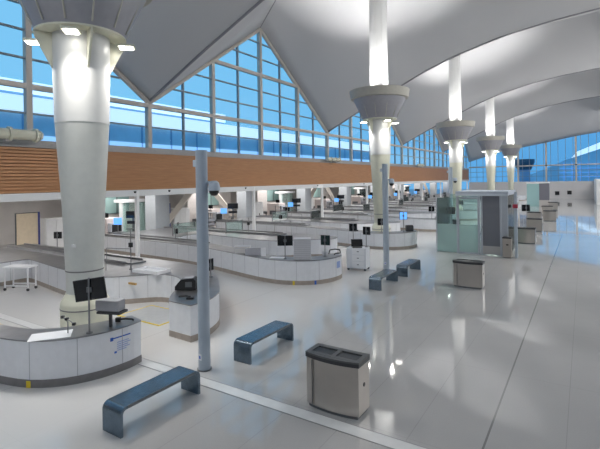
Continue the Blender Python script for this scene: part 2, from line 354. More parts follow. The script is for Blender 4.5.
# ------------------------------------------------------------------ light columns
def light_column(i):
    big = i == 0
    t = thing('light_column', '%s of the tall pale columns carrying a glowing light bowl%s' % (ORD[i], ', its shaft thick and its cream foot behind the front desk' if big else ', standing in line down the concourse'), 'column', (COLX, COLY[i], 0), 0, 'light columns')
    obj('base', lathe([(.54, 0), (.54, .98), (.53, 1.03), (.46, 1.14), (.42, 1.24)]), CREAM, t, True)
    bm = lathe([(.547, .88), (.547, .905)]); obj('base_band', bm, KICK, t, True)
    obj('shaft', lathe([(.405, 1.24), (.41, 1.7), (.415, 1.72), (.475, 3.4), (.59, 5.22)]), CREAM if not big else COLG, t, True)
    obj('collar_ring', lathe([(.422, 1.75), (.422, 1.78)]), KICK, t, True)
    obj('upper_shaft', lathe([(.596, 5.22), (.625, 6.6), (.63, 7.32)]), COLW, t, True)
    b_ = obj('light_bowl', lathe([(.62, 7.32), (.98, 7.32), (1.0, 7.38), (1.45, 8.47), (1.50, 8.49), (1.50, 8.44), (1.02, 7.44), (.6, 7.42)]), CONE, t, True)
    obj('bowl_underside', lathe([(.6, 7.28), (1.0, 7.28), (1.0, 7.32), (.6, 7.32)]), CREAM, t, True)
    bm = bmesh.new()
    for j in range(12):
        a = 2 * math.pi * j / 12 + .2
        cyl(bm, (1.02 * math.cos(a), 1.02 * math.sin(a), 7.39), (1.47 * math.cos(a), 1.47 * math.sin(a), 8.48), .022, n=6)
    obj('bowl_rib', bm, RIMM, t)
    obj('rim', lathe([(1.46, 8.47), (1.66, 8.50), (1.74, 8.97), (1.62, 8.97), (1.56, 8.58), (1.44, 8.55)]), RIMM, t, True)
    obj('mast', lathe([(.52, 7.42), (.52, 14), (.50, 25.6)]), M('mast_white', (.80, .80, .79), .35), t, True)
    bm = bmesh.new()
    for j in range(8):
        a = 2 * math.pi * j / 8
        box(bm, .525 * math.cos(a) - .015, .525 * math.cos(a) + .015, .525 * math.sin(a) - .015, .525 * math.sin(a) + .015, 8.3, 24)
    obj('mast_rib', bm, M('mast_white', (.8, .8, .79), .35), t)
    for j in range(4):
        a = math.pi * (.5 * j) - .74
        ca, sa = math.cos(a), math.sin(a)
        # triangular bracket
        for da in (.42,):
            c2, s2 = math.cos(a + da), math.sin(a + da)
            bm = bmesh.new(); nn = Vector((-s2, c2, 0)) * .025
            for sgn in (1,):
                P = [Vector((.60 * c2, .60 * s2, 7.29)), Vector((.98 * c2, .98 * s2, 7.29)), Vector((.98 * c2, .98 * s2, 7.16)), Vector((.62 * c2, .62 * s2, 6.45))]
                lo = [bm.verts.new(p - nn) for p in P]; hi = [bm.verts.new(p + nn) for p in P]
                bm.faces.new(lo); bm.faces.new(hi[::-1])
                for q in range(4): bm.faces.new((lo[q], lo[(q + 1) % 4], hi[(q + 1) % 4], hi[q]))
            obj('bracket', bm, CREAM, t)
        bm = bmesh.new(); box(bm, .82, 1.2, -.17, .17, -.05, .0)
        bm.transform(Matrix.Translation((0, 0, 7.16)) @ Matrix.Rotation(a, 4, 'Z'))
        fl = obj('floodlight', bm, CREAM, t)
        bm = bmesh.new(); box(bm, .86, 1.16, -.13, .13, -.07, -.05)
        bm.transform(Matrix.Translation((0, 0, 7.16)) @ Matrix.Rotation(a, 4, 'Z'))
        obj('lens', bm, M('flood_lens', (1, 1, 1), .4, emit=(1, .97, .9), es=14), fl)
        d = bpy.data.lights.new('flood_light', 'SPOT'); d.energy = FLOODL * 6; d.spot_size = R(145); d.spot_blend = 1.0; d.shadow_soft_size = .12; d.color = (1, .97, .92)
        o = bpy.data.objects.new('flood_light', d); COL.objects.link(o); o.location = (COLX + 1.01 * ca, COLY[i] + 1.01 * sa, 7.06)
        o.rotation_euler = (Vector((ca * .30, sa * .30, -1))).to_track_quat('-Z', 'Y').to_euler()
        # uplight in the bowl
        d = bpy.data.lights.new('bowl_uplight', 'SPOT'); d.energy = MASTL; d.spot_size = R(100); d.spot_blend = .9; d.shadow_soft_size = .15; d.color = (1, .98, .95)
        o = bpy.data.objects.new('bowl_uplight', d); COL.objects.link(o); o.location = (COLX + 1.25 * math.cos(a + .5), COLY[i] + 1.25 * math.sin(a + .5), 8.65)
        o.rotation_euler = Vector((-math.cos(a + .5) * .10, -math.sin(a + .5) * .10, 1)).to_track_quat('-Z', 'Y').to_euler()
    if big: 
        obj('name_plate', B(.22, .34, -.45, -.41, 2.36, 2.42), WHITE2, t)
    return t
for i in range(5): light_column(i)

# ------------------------------------------------------------------ benches
def bench_profile(Lh=.81, H=.435, th=.045, r=.11):
    o_, i_ = [], []
    def arc(cx, cz, rr, a0, a1, n=7): return [(cx + rr * math.cos(a0 + (a1 - a0) * k / n), cz + rr * math.sin(a0 + (a1 - a0) * k / n)) for k in range(n + 1)]
    o_ = [(-Lh, 0)] + arc(-Lh + r, H - r, r, math.pi, math.pi / 2) + arc(Lh - r, H - r, r, math.pi / 2, 0) + [(Lh, 0)]
    ri = r - th
    i_ = [(Lh - th, 0)] + arc(Lh - r, H - r, ri, 0, math.pi / 2) + arc(-Lh + r, H - r, ri, math.pi / 2, math.pi) + [(-Lh + th, 0)]
    return o_ + i_
def bench():
    t = thing('bench', '', 'bench')
    bm = bmesh.new(); extr(bm, bench_profile(), 'X', -.225, .225)
    obj('seat_shell', bm, BENCH, t, True)
    bm = bmesh.new(); box(bm, -.227, -.215, -.68, .68, .395, .437); box(bm, .215, .227, -.68, .68, .395, .437)
    obj('edge_trim', bm, DSTEEL, t)
    for s in (-1, 1): obj('foot_plate', B(-.21, .21, s * .79 - .02, s * .79 + .02, 0, .012), DSTEEL, t)
    return t
b0 = bench(); b0.location = (-6.06, 4.84, 0); b0['group'] = 'low metal benches'
b0['label'] = 'dark blue-grey metal bench closest to the camera, in front of the curved front desk'
dup(b0, (-6.07, 7.88, 0), 0, 'blue-topped metal bench just right of the grey camera pole, second from the camera')
dup(b0, (-6.07, 14.88, 0), 0, 'small dark metal bench at the foot of the far camera pole')
dup(b0, (-6.0, 17.34, 0), 0, 'farthest small metal bench, behind and right of the one at the far pole')

# ------------------------------------------------------------------ bins
def bow(w, d, b_, n=10, back=True):
    pts = []
    for k in range(n + 1):
        u = -1 + 2 * k / n; pts.append((u * w / 2, -d / 2 - b_ * (1 - u * u)))
    pts += [(w / 2, d / 2), (-w / 2, d / 2)]
    return pts
def recycling_bin(m=BINST):
    t = thing('recycling_bin', '', 'bin')
    bm = bmesh.new(); prism(bm, bow(1.0, .42, .07), .06, .86); obj('body', bm, m, t)
    bm = bmesh.new(); prism(bm, bow(.94, .38, .06), 0, .06); obj('plinth', bm, DSTEEL, t)
    # lid with two real slots
    bm = bmesh.new(); w, d = 1.02, .44; prism(bm, bow(1.03, .44, .075), .865, .91); prism(bm, bow(1.03, .44, .075), .91, .925)
    obj('lid', bm, M('bin_lid_black', (.035, .035, .04), .35), t)
    bm = bmesh.new(); box(bm, -.515, .515, -.22, -.13, .925, .955); box(bm, -.515, .515, .12, .22, .925, .955)
    for a, b_ in ((-.515, -.43), (-.04, .04), (.43, .515)): box(bm, a, b_, -.13, .12, .925, .955)
    prism(bm, [p for p in bow(1.03, .44, .075)[:11]], .925, .953)
    obj('lid_frame', bm, M('bin_top_grey', (.10, .10, .10), .4, .3), t)
    for s in (-1, 1): obj('slot', B(s * .235 - .18, s * .235 + .18, -.105, .06, .925, .945), BLACK, t)
    obj('side_lock', C((.50, .0, .52), (.508, .0, .52), .035, n=12), BLACK, t)
    obj('door_seam', B(-.36, -.355, -.275, -.25, .08, .85), DSTEEL, t)
    return t
r0 = recycling_bin(); r0.location = (-3.50, 6.50, 0); r0.scale = (.96, .96, .96); r0['group'] = 'recycling bins'; r0['label'] = 'large stainless recycling bin with two black slots in the foreground'
dup(r0, (-3.42, 16.1, 0), 0, 'stainless recycling bin standing alone before the glass booth')
FARB = [(-2.83, 28.2, 'dark grey-brown bin just behind the right side of the glass booth'), (-2.95, 34.7, 'stainless bin in the row beyond the glass booth, second of the row'), (-3.5, 41.0, 'stainless bin in the row beyond the booth, third of the row'),
        (-2.5, 43.2, 'stainless bin set to the right of the row beyond the booth'), (-3.1, 50, 'stainless bin halfway between the booth and the far kiosk'), (-3.0, 57.5, 'farthest stainless bin, in front of the far kiosk')]
for x, y, l in FARB: dup(r0, (x, y, 0), 0, l)

# ------------------------------------------------------------------ camera poles
def camera_pole(h=4.44):
    t = thing('camera_pole', '', 'pole')
    obj('shaft', lathe([(.125, 0), (.125, .3), (.12, .34), (.12, h)], 20), POLEM, t, True)
    obj('base_plate', lathe([(.15, 0), (.15, .02)], 20), DSTEEL, t)
    dx, dy = .845, -.0
    arm = obj('bracket_arm', C((.1, .05, h - .66), (.24, .09, h - .66), .035, n=10), POLEM, t)
    c = obj('camera_housing', lathe([(.05, h - .62), (.10, h - .66), (.12, h - .74), (.12, h - .82)], 20, .25, .09), M('camera_white', (.50, .56, .63), .4), t, True)
    obj('camera_dome', lathe([(.10, h - .82), (.095, h - .87), (.06, h - .915), (.01, h - .93)], 20, .25, .09), BLACK, c, True)
    bm = bmesh.new(); box(bm, -.20, -.11, -.05, .03, h - .33, h - .19, .01); obj('small_camera', bm, M('camera_white', (.50, .56, .63), .4), t)
    bm = bmesh.new(); box(bm, -.04, .04, -.128, -.12, .22, .34); s = obj('notice_plate', bm, PAPER, t)
    obj('printed_mark', B(-.02, .02, -.131, -.128, .25, .31), BLUE, s)
    obj('joint_ring', lathe([(.118, h - .58), (.118, h - .57)], 20), DSTEEL, t)
    return t
p0 = camera_pole(); p0.location = (-6.52, 6.44, 0); p0['group'] = 'camera poles'; p0['label'] = 'tall grey pole with a black-domed security camera, left of the blue-topped bench'
dup(p0, (-7.02, 17.5, 0), 0, 'grey camera pole rising beside the second light column behind the small benches')
dup(p0, (-6.70, 27.0, 0), 0, 'distant grey camera pole above the left half of the glass booth')

# ------------------------------------------------------------------ counters
A_OUT = [(-22.8, 14.75), (-20.5, 14.65), (-18.4, 14.55), (-16.3, 14.46), (-14.6, 14.25), (-13.0, 13.88), (-11.6, 13.52), (-10.4, 13.24), (-9.5, 13.18), (-8.75, 13.40), (-8.25, 13.80), (-7.97, 14.35), (-7.90, 14.9), (-7.95, 15.25)]
A_IN = [(-8.40, 15.35), (-8.50, 14.9), (-8.82, 14.3), (-9.4, 13.95), (-10.3, 13.95), (-11.6, 14.3), (-13.0, 14.75), (-14.6, 15.15), (-16.3, 15.45), (-18.4, 15.6), (-22.8, 15.75)]
B_OUT = [(-7.88, 7.35), (-7.85, 7.9), (-8.12, 8.55), (-8.55, 9.05), (-9.15, 9.65), (-9.9, 10.3), (-11.0, 10.85), (-12.2, 11.1), (-14.4, 11.1), (-18.0, 11.1), (-22.8, 11.1)]
B_IN = [(-22.8, 6.9), (-18.6, 6.9), (-18.45, 7.7), (-18.4, 8.5), (-18.2, 8.72), (-17.2, 8.6), (-15.0, 8.28), (-13.6, 8.15), (-12.6, 8.25), (-12.0, 8.8), (-11.5, 9.3), (-11.0, 9.45), (-10.4, 9.3), (-9.85, 8.85), (-9.4, 8.3), (-9.05, 7.8), (-8.66, 7.38)]
B2_OUT = [(-11.0, 9.6), (-10.6, 10.0), (-10.5, 10.5), (-10.9, 10.95), (-12.2, 11.1), (-14.4, 11.1), (-18.0, 11.1), (-22.8, 11.1)]
B2_IN = [(-22.8, 6.9), (-18.6, 6.9), (-18.45, 7.7), (-18.4, 8.5), (-18.2, 8.72), (-17.2, 8.6), (-15.0, 8.28), (-13.6, 8.15), (-12.6, 8.25), (-12.0, 8.8), (-11.5, 9.35)]
A0_OUT = [(-22.8, 12.1), (-18, 12.2), (-14, 12.4), (-12, 12.75), (-10.5, 13.02), (-9.5, 13.18)] + A_OUT[9:]
A0_IN = [(-8.40, 15.35), (-8.52, 14.9), (-8.88, 14.22), (-9.4, 13.75), (-10.4, 13.55), (-12, 13.35), (-14, 13.05), (-18, 12.9), (-22.8, 12.9)]
def offset(pts, d):
    n = len(pts); a = sum(pts[i][0] * pts[(i + 1) % n][1] - pts[(i + 1) % n][0] * pts[i][1] for i in range(n)); s = 1 if a > 0 else -1
    o_ = []
    for i in range(n):
        p0_, p1, p2 = Vector(pts[i - 1]), Vector(pts[i]), Vector(pts[(i + 1) % n])
        e1 = (p1 - p0_).normalized(); e2 = (p2 - p1).normalized(); n1 = Vector((-e1.y, e1.x)) * s; n2 = Vector((-e2.y, e2.x)) * s
        m = n1 + n2; m = m / max(.3, m.length_squared) * 2 * 1.0; o_.append(tuple(p1 + m * d * (1 if m.length < 2 else 2 / m.length)))
    return o_
def smooth_path(p):
    r = []
    for i in range(len(p) - 1):
        p0_, p1, p2, p3 = [Vector(p[max(0, min(len(p) - 1, j))]) for j in (i - 1, i, i + 1, i + 2)]
        for k in range(3):
            u = k / 3; r.append(tuple(.5 * ((2 * p1) + (p2 - p0_) * u + (2 * p0_ - 5 * p1 + 4 * p2 - p3) * u * u + (-p0_ + 3 * p1 - 3 * p2 + p3) * u ** 3)))
    r.append(p[-1]); return r
def counter(kind, dy, label, kick):
    o_, i_ = ((A0_OUT, A0_IN) if dy < 0 else (A_OUT, A_IN)) if kind == 'A' else (B_OUT, B_IN) if dy < 1 else (B2_OUT, B2_IN)
    so_, si_ = smooth_path(o_), smooth_path(i_)
    sh = lambda q: [(x, y + dy) for x, y in q]
    poly = sh(so_ + si_)
    t = thing('checkpoint_counter', label, 'counter', (0, 0, 0), 0, 'curved checkpoint counters')
    bm = bmesh.new(); prism(bm, poly, .15, .86); obj('body', bm, WHITE, t)
    bm = bmesh.new(); prism(bm, offset(poly, -.008), 0, .15); obj('toe_kick', bm, kick, t)
    bm = bmesh.new(); prism(bm, offset(poly, -.012), .86, .885); obj('worktop', bm, STEEL, t)
    # panel joints along the visible faces
    bm = bmesh.new()
    for path in ((so_, si_) if kind == 'B' else (so_,)):
        acc = .55
        for a, b_ in zip(path, path[1:]):
            va, vb = Vector(a), Vector(b_); ln = (vb - va).length; dn = (vb - va).normalized()
            while acc < ln:
                p = va + dn * acc; nrm = Vector((dn.y, -dn.x))
                if path is so_ and kind == 'B' or 1:
                    q = [p - dn * .006 - nrm * .004, p + dn * .006 - nrm * .004, p + dn * .006 + nrm * .004, p - dn * .006 + nrm * .004]
                    prism(bm, [(v.x, v.y + dy) for v in q], .15, .86)
                acc += .85
            acc -= ln
    pj = obj('panel_joint', bm, M('joint_grey', (.42, .42, .45), .6), t); pj['kind'] = 'stuff'
    # yellow floor-line tape on the kick + roller bed further along
    if kind == 'A' and dy >= 0:
        bm = bmesh.new(); box(bm, -22.7, -15, 14.85 + dy, 15.3 + dy, .885, .93); obj('roller_bed', bm, DSTEEL, t)
        bm = bmesh.new(); box(bm, -22.7, -15.4, 14.79 + dy, 14.84 + dy, .885, .98); box(bm, -22.7, -15.4, 15.31 + dy, 15.36 + dy, .885, .98); obj('guide_rail', bm, STEEL, t)
    elif kind == 'B':
        bm = bmesh.new(); box(bm, -22.7, -13.6, 9.95 + dy, 10.55 + dy, .885, .93); obj('roller_bed', bm, DSTEEL, t)
        bm = bmesh.new(); box(bm, -22.7, -13.9, 9.86 + dy, 9.91 + dy, .885, .98); box(bm, -22.7, -13.9, 10.60 + dy, 10.66 + dy, .885, .98); obj('guide_rail', bm, STEEL, t)
    return t
NL = 9
ctrs = {}
for k in range(NL):
    dA = -9.24 if k == 0 else 9.15 * (k - 1)
    la = ['curved white front desk at bottom left with blue lettering on its end', 'long white curved counter with a steel top left of the wheeled cabinet',
          'white counter end curving around the foot of the second light column'][k] if k < 3 else 'low white counter with rounded end, the %s lane back from the camera' % ORD[k]
    ctrs['A', k] = counter('A', dA, la, KICK if k == 0 else TAN)
    dB = 9.15 * k
    lb = ['white angled counter behind the thick column, its rounded tip behind the grey camera pole', 'long straight white counter behind the stacked-tray counter'][k] if k < 2 else 'straight white conveyor counter on the far side of the %s lane' % ORD[k]
    ctrs['B', k] = counter('B', dB, lb, TAN)
# tape marks and lettering on the front desk
d0 = ctrs['A', 0]
def on_face(path, s0, w, z0, z1, dy, out_=.006, th=.004):
    acc = 0; bm = bmesh.new(); 
    def at(s):
        acc = 0
        for a, b_ in zip(path, path[1:]):
            va, vb = Vector(a), Vector(b_); ln = (vb - va).length
            if acc + ln >= s: 
                dn = (vb - va).normalized(); return va + dn * (s - acc), Vector((dn.y, -dn.x))
            acc += ln
        return Vector(path[-1]), Vector((dn.y, -dn.x))
    p, n = at(s0); q, n2 = at(s0 + w)
    P = [p + n * out_, q + n2 * out_, q + n2 * (out_ + th), p + n * (out_ + th)]
    prism(bm, [(v.x, v.y + dy) for v in P], z0, z1); return bm
sp = smooth_path(A0_OUT); sq = smooth_path(A_OUT); S2 = sum((Vector(b_) - Vector(a)).length for a, b_ in zip(sq, sq[1:])); SL = sum((Vector(b_) - Vector(a)).length for a, b_ in zip(sp, sp[1:]))
obj('blue_lettering_bar', on_face(sp, SL - .72, .42, .69, .715, -9.24), BLUE, d0)
obj('blue_lettering_bar', on_face(sp, SL - .74, .06, .66, .73, -9.24), BLUE, d0)
for r_, (z, wd) in enumerate([(.60, .26), (.56, .30), (.52, .24), (.48, .28), (.44, .2)]):
    obj('blue_text_line', on_face(sp, SL - .60, wd, z, z + .014, -9.24), M('faded_blue_print', (.30, .40, .70), .5), d0)
obj('blue_text_line', on_face(sp, SL - .66, .05, .40, .44, -9.24), BLUE, d0)
obj('yellow_tape', on_face(sp, SL - 2.25, .09, .0, .128, -9.24, .012), YEL, d0)
d1 = ctrs['A', 1]
obj('yellow_tape', on_face(sq, S2 - 2.4, .08, .0, .145, 0, .012), YEL, d1)
obj('blue_tape', on_face(sq, S2 - 1.6, .07, .0, .145, 0, .012), BLUE, d1)
obj('blue_lettering', on_face(sq, S2 - .5, .25, .45, .7, 0), M('faded_blue_print', (.3, .4, .7), .5), d1)
obj('gold_handle', B(-12.2, -11.75, 8.70, 8.76, .62, .68), BRASS, ctrs['B', 0])

# ------------------------------------------------------------------ equipment builders
def monitor_on_pole(loc, label, poleh=1.0, w=.55, h=.34, zc=None, rz=0.0, tilt=0.0, n=1, group='monitors on poles', mat=None, name='monitor_stand'):
    t = thing(name, label, 'monitor', loc, rz, group)
    obj('pole', C((0, 0, 0), (0, 0, poleh), .018, n=10), STEEL, t)
    obj('pole_base', lathe([(.06, 0), (.06, .015)], 16), DSTEEL, t)
    zc = zc or poleh - h / 2
    for k in range(n):
        x = (k - (n - 1) / 2) * (w + .03)
        bm = bmesh.new(); box(bm, -w / 2, w / 2, -.02, .02, -h / 2, h / 2, .005); bm.transform(Matrix.Translation((x, .05, zc)) @ Matrix.Rotation(tilt, 4, 'Y')); s = obj('screen_housing', bm, BLACK, t)
        bm = bmesh.new(); box(bm, -w / 2 + .015, w / 2 - .015, -.024, -.0205, -h / 2 + .015, h / 2 - .015); bm.transform(Matrix.Translation((x, .05, zc)) @ Matrix.Rotation(tilt, 4, 'Y')); obj('display', bm, mat or SCREEN, s)
    bm = bmesh.new(); box(bm, -.05, .05, 0, .04, zc - .05, zc + .05); obj('mount', bm, DSTEEL, t)
    return t
YAW = R(32)
TOP = .885
# front desk
monitor_on_pole((-8.15, 4.98, TOP), 'black monitor on a thin steel pole rising from the front desk', 1.08, .62, .42, .84, YAW, -.14)
t = thing('document_printer', 'small grey boxy printer raised on a black foot on the front desk', 'printer', (-8.12, 5.42, TOP), YAW - .2)
obj('body', B(-.26, .26, -.12, .12, .34, .56, bev=.015), M('printer_grey', (.36, .36, .38), .5, noise=.04), t)
obj('front_panel', B(-.27, -.262, -.10, .10, .36, .52), SCRG, t); obj('base', B(-.22, .30, -.14, .14, .29, .335), DARK, t); obj('stand', B(-.025, .025, -.025, .025, 0, .29), DARK, t)
t = thing('barcode_scanner', 'black handheld scanner lying at the right end of the front desk', 'scanner', (-8.15, 5.78, TOP), YAW)
bm = bmesh.new(); tube(bm, [(-.16, 0, .05), (.02, 0, .06), (.13, .02, .045), (.17, .03, .02)], .022, 8); obj('handle', bm, BLACK, t)
obj('head', B(-.20, -.10, -.04, .04, .0, .09, bev=.01), BLACK, t)
t = thing('paper_sheet', 'large white sheet standing for the bright area of the front desk worktop', 'paper', (-8.62, 4.55, TOP), .95)  # white sheet added for the bright area of the steel worktop
obj('sheet', B(-.42, .30, -.22, .24, 0, .006), PAPER, t)
t = thing('cable_arm', 'small black jointed arm with knobs in front of the front desk monitor', 'arm', (-8.5, 4.75, TOP), YAW)
bm = bmesh.new(); tube(bm, [(0, 0, 0), (0, 0, .22), (-.1, 0, .32), (.05, 0, .24), (.14, 0, .16)], .010, 6); obj('arm', bm, STEEL, t)
bm = bmesh.new()
for p in ((-.1, 0, .32), (-.02, 0, .28), (.12, 0, .18)): box(bm, p[0] - .03, p[0] + .03, -.03, .03, p[2] - .025, p[2] + .025, .008)
obj('knob', bm, BLACK, t)

# tip island of second counter
t = thing('document_scanner', 'bulky black document scanner on the counter tip left of the camera pole', 'scanner', (-9.08, 8.38, TOP), YAW)
bm = bmesh.new(); extr(bm, [(-.3, .02), (-.3, .12), (-.14, .30), (.2, .33), (.26, .26), (.26, .02)], 'Y', -.16, .16); obj('body', bm, BLACK, t)
obj('glass_lid', B(-.08, .16, -.13, .13, .325, .335), TRAY, t); obj('front_window', B(-.02, .16, -.166, -.16, .10, .24), DSTEEL, t)
t = thing('card_reader_arm', 'black card reader arm lying on the tip of the second counter', 'scanner', (-8.42, 7.66, TOP), YAW)
bm = bmesh.new(); tube(bm, [(-.14, 0, .06), (.04, 0, .07), (.16, 0, .05)], .025, 8); obj('arm', bm, BLACK, t); obj('foot', B(.06, .24, -.06, .06, 0, .04, bev=.008), BLACK, t)
t = thing('label_printer', 'small white label printer beside the black document scanner', 'printer', (-8.85, 8.75, TOP), YAW)
obj('body', B(-.12, .12, -.14, .14, 0, .2, bev=.02), PAPER, t); obj('slot', B(-.08, .08, -.145, -.14, .1, .14), BLACK, t)
monitor_on_pole((-9.65, 9.85, TOP), 'black monitor seen edge-on just left of the grey camera pole', .55, .42, .36, .36, YAW + 1.2)
struct_floor = thing('floor_mat', 'grey standing mat with yellow edges on the floor behind the second counter', 'mat', (-10.4, 8.35, 0), 0, 'anti-fatigue mats')
obj('mat', B(-.85, .85, -.55, .55, 0, .012), M('mat_white_grey', (.52, .52, .52), .8, noise=.05), struct_floor)
bm = bmesh.new(); box(bm, -.9, .9, -.6, -.55, 0, .014); box(bm, -.9, .9, .55, .6, 0, .014); box(bm, -.9, -.85, -.55, .55, 0, .014); box(bm, .85, .9, -.55, .55, 0, .014); obj('yellow_border', bm, YEL, struct_floor)
dup(struct_floor, (-13.1, 5.05, 0), 0, 'grey standing mat with yellow edge at the left border behind the front desk')

# white cart at left
def cart(loc, rz, label):
    t = thing('roller_cart', label, 'cart', loc, rz, 'white wheeled carts')
    obj('top_rail', B(-.5, .5, -.25, .25, .82, .86), PAPER, t)
    for x in (-.45, .45):
        for y in (-.2, .2):
            lg = obj('leg', B(x - .02, x + .02, y - .02, y + .02, .1, .82), PAPER, t)
            obj('caster', C((x, y - .02, .05), (x, y + .02, .05), .05, n=12), DARK, lg)
    bm = bmesh.new(); box(bm, -.45, .45, -.21, -.19, .16, .2); box(bm, -.45, .45, .19, .21, .16, .2); obj('lower_rail', bm, PAPER, t)
    return t
cart((-17.2, 7.9, 0), .45, 'white wheeled cart frame standing before the angled counter at far left')
# arch rails and tray on B0
def arch(loc, rz, label, w=1.0, h=.75):
    t = thing('arch_rail', label, 'rail', loc, rz, 'thin steel arches over the conveyors')
    bm = bmesh.new(); tube(bm, [(-w / 2, 0, 0), (-w / 2 + .04, 0, h), (w / 2 - .04, 0, h), (w / 2, 0, 0)], .013, 6); obj('arch', bm, STEEL, t); return t
arch((-13.0, 9.0, TOP), .3, 'thin steel arch rising from the counter right of the thick column')
def steel_post(loc, label, h=1.6):
    t = thing('equipment_post', label, 'post', loc, 0, 'thin equipment posts')
    obj('post', C((0, 0, 0), (0, 0, h), .02, n=8), STEEL, t); obj('foot', lathe([(.06, 0), (.06, .02)], 12), DSTEEL, t)
    obj('cable_box', B(-.06, .06, -.05, .05, h * .55, h * .55 + .16, bev=.01), BLACK, t); return t
p_ = steel_post((-12.9, 9.4, TOP), 'thin steel post with a small black box on the counter right of the thick column', 1.35)
t = thing('white_tray', 'flat white tray lying on the steel counter right of the thick column', 'tray', (-11.9, 9.45, TOP), .1)
obj('base', B(-.55, .55, -.3, .3, 0, .02), PAPER, t)
bm = bmesh.new(); box(bm, -.55, .55, -.3, -.27, .02, .1); box(bm, -.55, .55, .27, .3, .02, .1); box(bm, -.55, -.52, -.27, .27, .02, .1); box(bm, .52, .55, -.27, .27, .02, .1); obj('rim', bm, PAPER, t)

# counter A1 goods
monitor_on_pole((-9.4, 13.5, TOP), 'pair of black monitors on one pole midway along the long curved counter', .86, .27, .38, .67, YAW, 0, 2)
def tray_stack(loc, n, label, w=.6, d=.45, m=TRAY, group='stacks of security trays', rz=YAW):
    # every tray is a thing of its own
    first = None
    for k in range(n):
        l = label + (', topmost tray' if k == n - 1 else ', lowest tray' if k == 0 else ', one of the middle trays')
        if first is None:
            t = thing('security_tray', l, 'tray', loc, rz, group)
            bm = bmesh.new(); box(bm, -w / 2, w / 2, -d / 2, d / 2, 0, .055, .008); obj('tray_body', bm, m, t)
            bm = bmesh.new(); box(bm, -w / 2 - .012, w / 2 + .012, -d / 2 - .012, d / 2 + .012, .055, .068); obj('tray_rim', bm, M('tray_rim_pale', (.6, .6, .63), .5), t)
            first = t
        else: dup(first, (loc[0], loc[1], loc[2] + k * .070), rz, l)
LG = M('tray_light_grey', (.52, .52, .55), .5, noise=.03)
tray_stack((-8.83, 13.8, TOP), 11, 'grey tray in the tall stack on the curved counter', .62, .5, LG)
tray_stack((-11.75, 13.85, TOP), 4, 'pale tray in the low stack on the long curved counter', .6, .42, M('tray_off_white', (.7, .68, .66), .5), 'low stack of trays')
t = thing('open_bin', 'open grey plastic tub beside the low tray stack on the curved counter', 'tub', (-11.1, 13.72, TOP), YAW)
obj('floor', B(-.3, .3, -.2, .2, 0, .02), TRAY, t)
bm = bmesh.new(); box(bm, -.3, .3, -.2, -.18, .02, .22); box(bm, -.3, .3, .18, .2, .02, .22); box(bm, -.3, -.28, -.18, .18, .02, .22); box(bm, .28, .3, -.18, .18, .02, .22); obj('side', bm, TRAY, t)
t = thing('upright_sign', 'small white upright notice on the curved counter left of the twin monitors', 'sign', (-10.5, 13.6, TOP), YAW)
obj('board', B(-.09, .09, -.01, .01, .01, .32), PAPER, t); obj('foot', B(-.09, .09, -.06, .06, 0, .01), PAPER, t)
t = thing('paper_sheet', 'white sheet of paper on the curved counter in front of the twin monitors', 'paper', (-9.8, 13.55, TOP), .3); obj('sheet', B(-.28, .28, -.15, .15, 0, .008), PAPER, t)
monitor_on_pole((-8.32, 14.6, TOP), 'dark green-tinted monitor right of the tall tray stack', .80, .38, .38, .62, YAW - .5, 0, 1, mat=SCRG)
t = thing('scanner_arm', 'black looped scanner cable and arm on the end of the curved counter', 'scanner', (-8.15, 15.1, TOP), YAW)
bm = bmesh.new(); tube(bm, [(-.25, 0, .05), (-.2, 0, .2), (0, .05, .22), (.18, 0, .2), (.2, 0, .08), (0, -.05, .06), (-.05, -.05, .02)], .022, 6); obj('cable', bm, BLACK, t)
obj('white_body', B(-.5, -.28, -.08, .1, 0, .16, bev=.02), PAPER, t)

# wheeled cabinet
t = thing('drawer_cabinet', 'white wheeled three-drawer cabinet right of the curved counter', 'cabinet', (-8.05, 16.95, 0), .15)
obj('body', B(-.42, .42, -.3, .3, .10, .95, bev=.01), WHITE, t)
for j in range(3):
    dr = obj('drawer', B(-.18, .34, -.315, -.3, .14 + j * .27, .38 + j * .27), PAPER, t)
    obj('knob', B(.04, .12, -.335, -.315, .25 + j * .27, .28 + j * .27), DSTEEL, dr)
for x in (-.36, .36):
    for y_ in (-.24, .24): obj('caster', C((x, y_ - .02, .05), (x, y_ + .02, .05), .05, n=12), DARK, t)
t = thing('laptop', 'black laptop-like terminal leaning open on the wheeled cabinet', 'laptop', (-8.05, 16.86, .95), .5)
obj('keyboard', B(-.2, .2, -.16, .14, 0, .025), BLACK, t)
bm = B(-.24, .24, -.01, .01, 0, .34); bm.transform(Matrix.Translation((0, .14, .02)) @ Matrix.Rotation(R(-38), 4, 'X')); obj('screen', bm, BLACK, t)
monitor_on_pole((-8.34, 17.1, .95), 'black monitor up a pole at the left of the wheeled cabinet', .96, .34, .32, .80, YAW)
monitor_on_pole((-7.74, 17.1, .95), 'black monitor up a pole at the right of the wheeled cabinet', .86, .34, .34, .68, YAW - .6)

# third lane goods
monitor_on_pole((-9.4, 22.8, TOP), 'black monitor in front of the second light column', .75, .4, .38, .56, YAW)
monitor_on_pole((-8.35, 23.4, TOP), 'bright blue screen on the third curved counter', 1.1, .42, .42, .88, YAW, 0, 1, mat=SCRB)
t = thing('document_scanner', 'small black scanner on the third curved counter below the blue screen', 'scanner', (-8.2, 23.9, TOP), YAW)
obj('body', B(-.2, .2, -.15, .15, 0, .3, bev=.02), DARK, t); obj('lid', B(-.18, .18, -.13, .13, .3, .33), BLACK, t)
for j, x in enumerate((-10.9, -10.3)):
    t = thing('telephone', 'small black desk telephone on the third counter, %s of the two' % ('left' if j == 0 else 'right'), 'telephone', (x, 22.75, TOP), YAW)
    obj('body', B(-.1, .1, -.1, .1, 0, .06, bev=.01), BLACK, t); obj('handset', B(-.12, -.04, -.11, .11, .06, .1, bev=.01), BLACK, t)
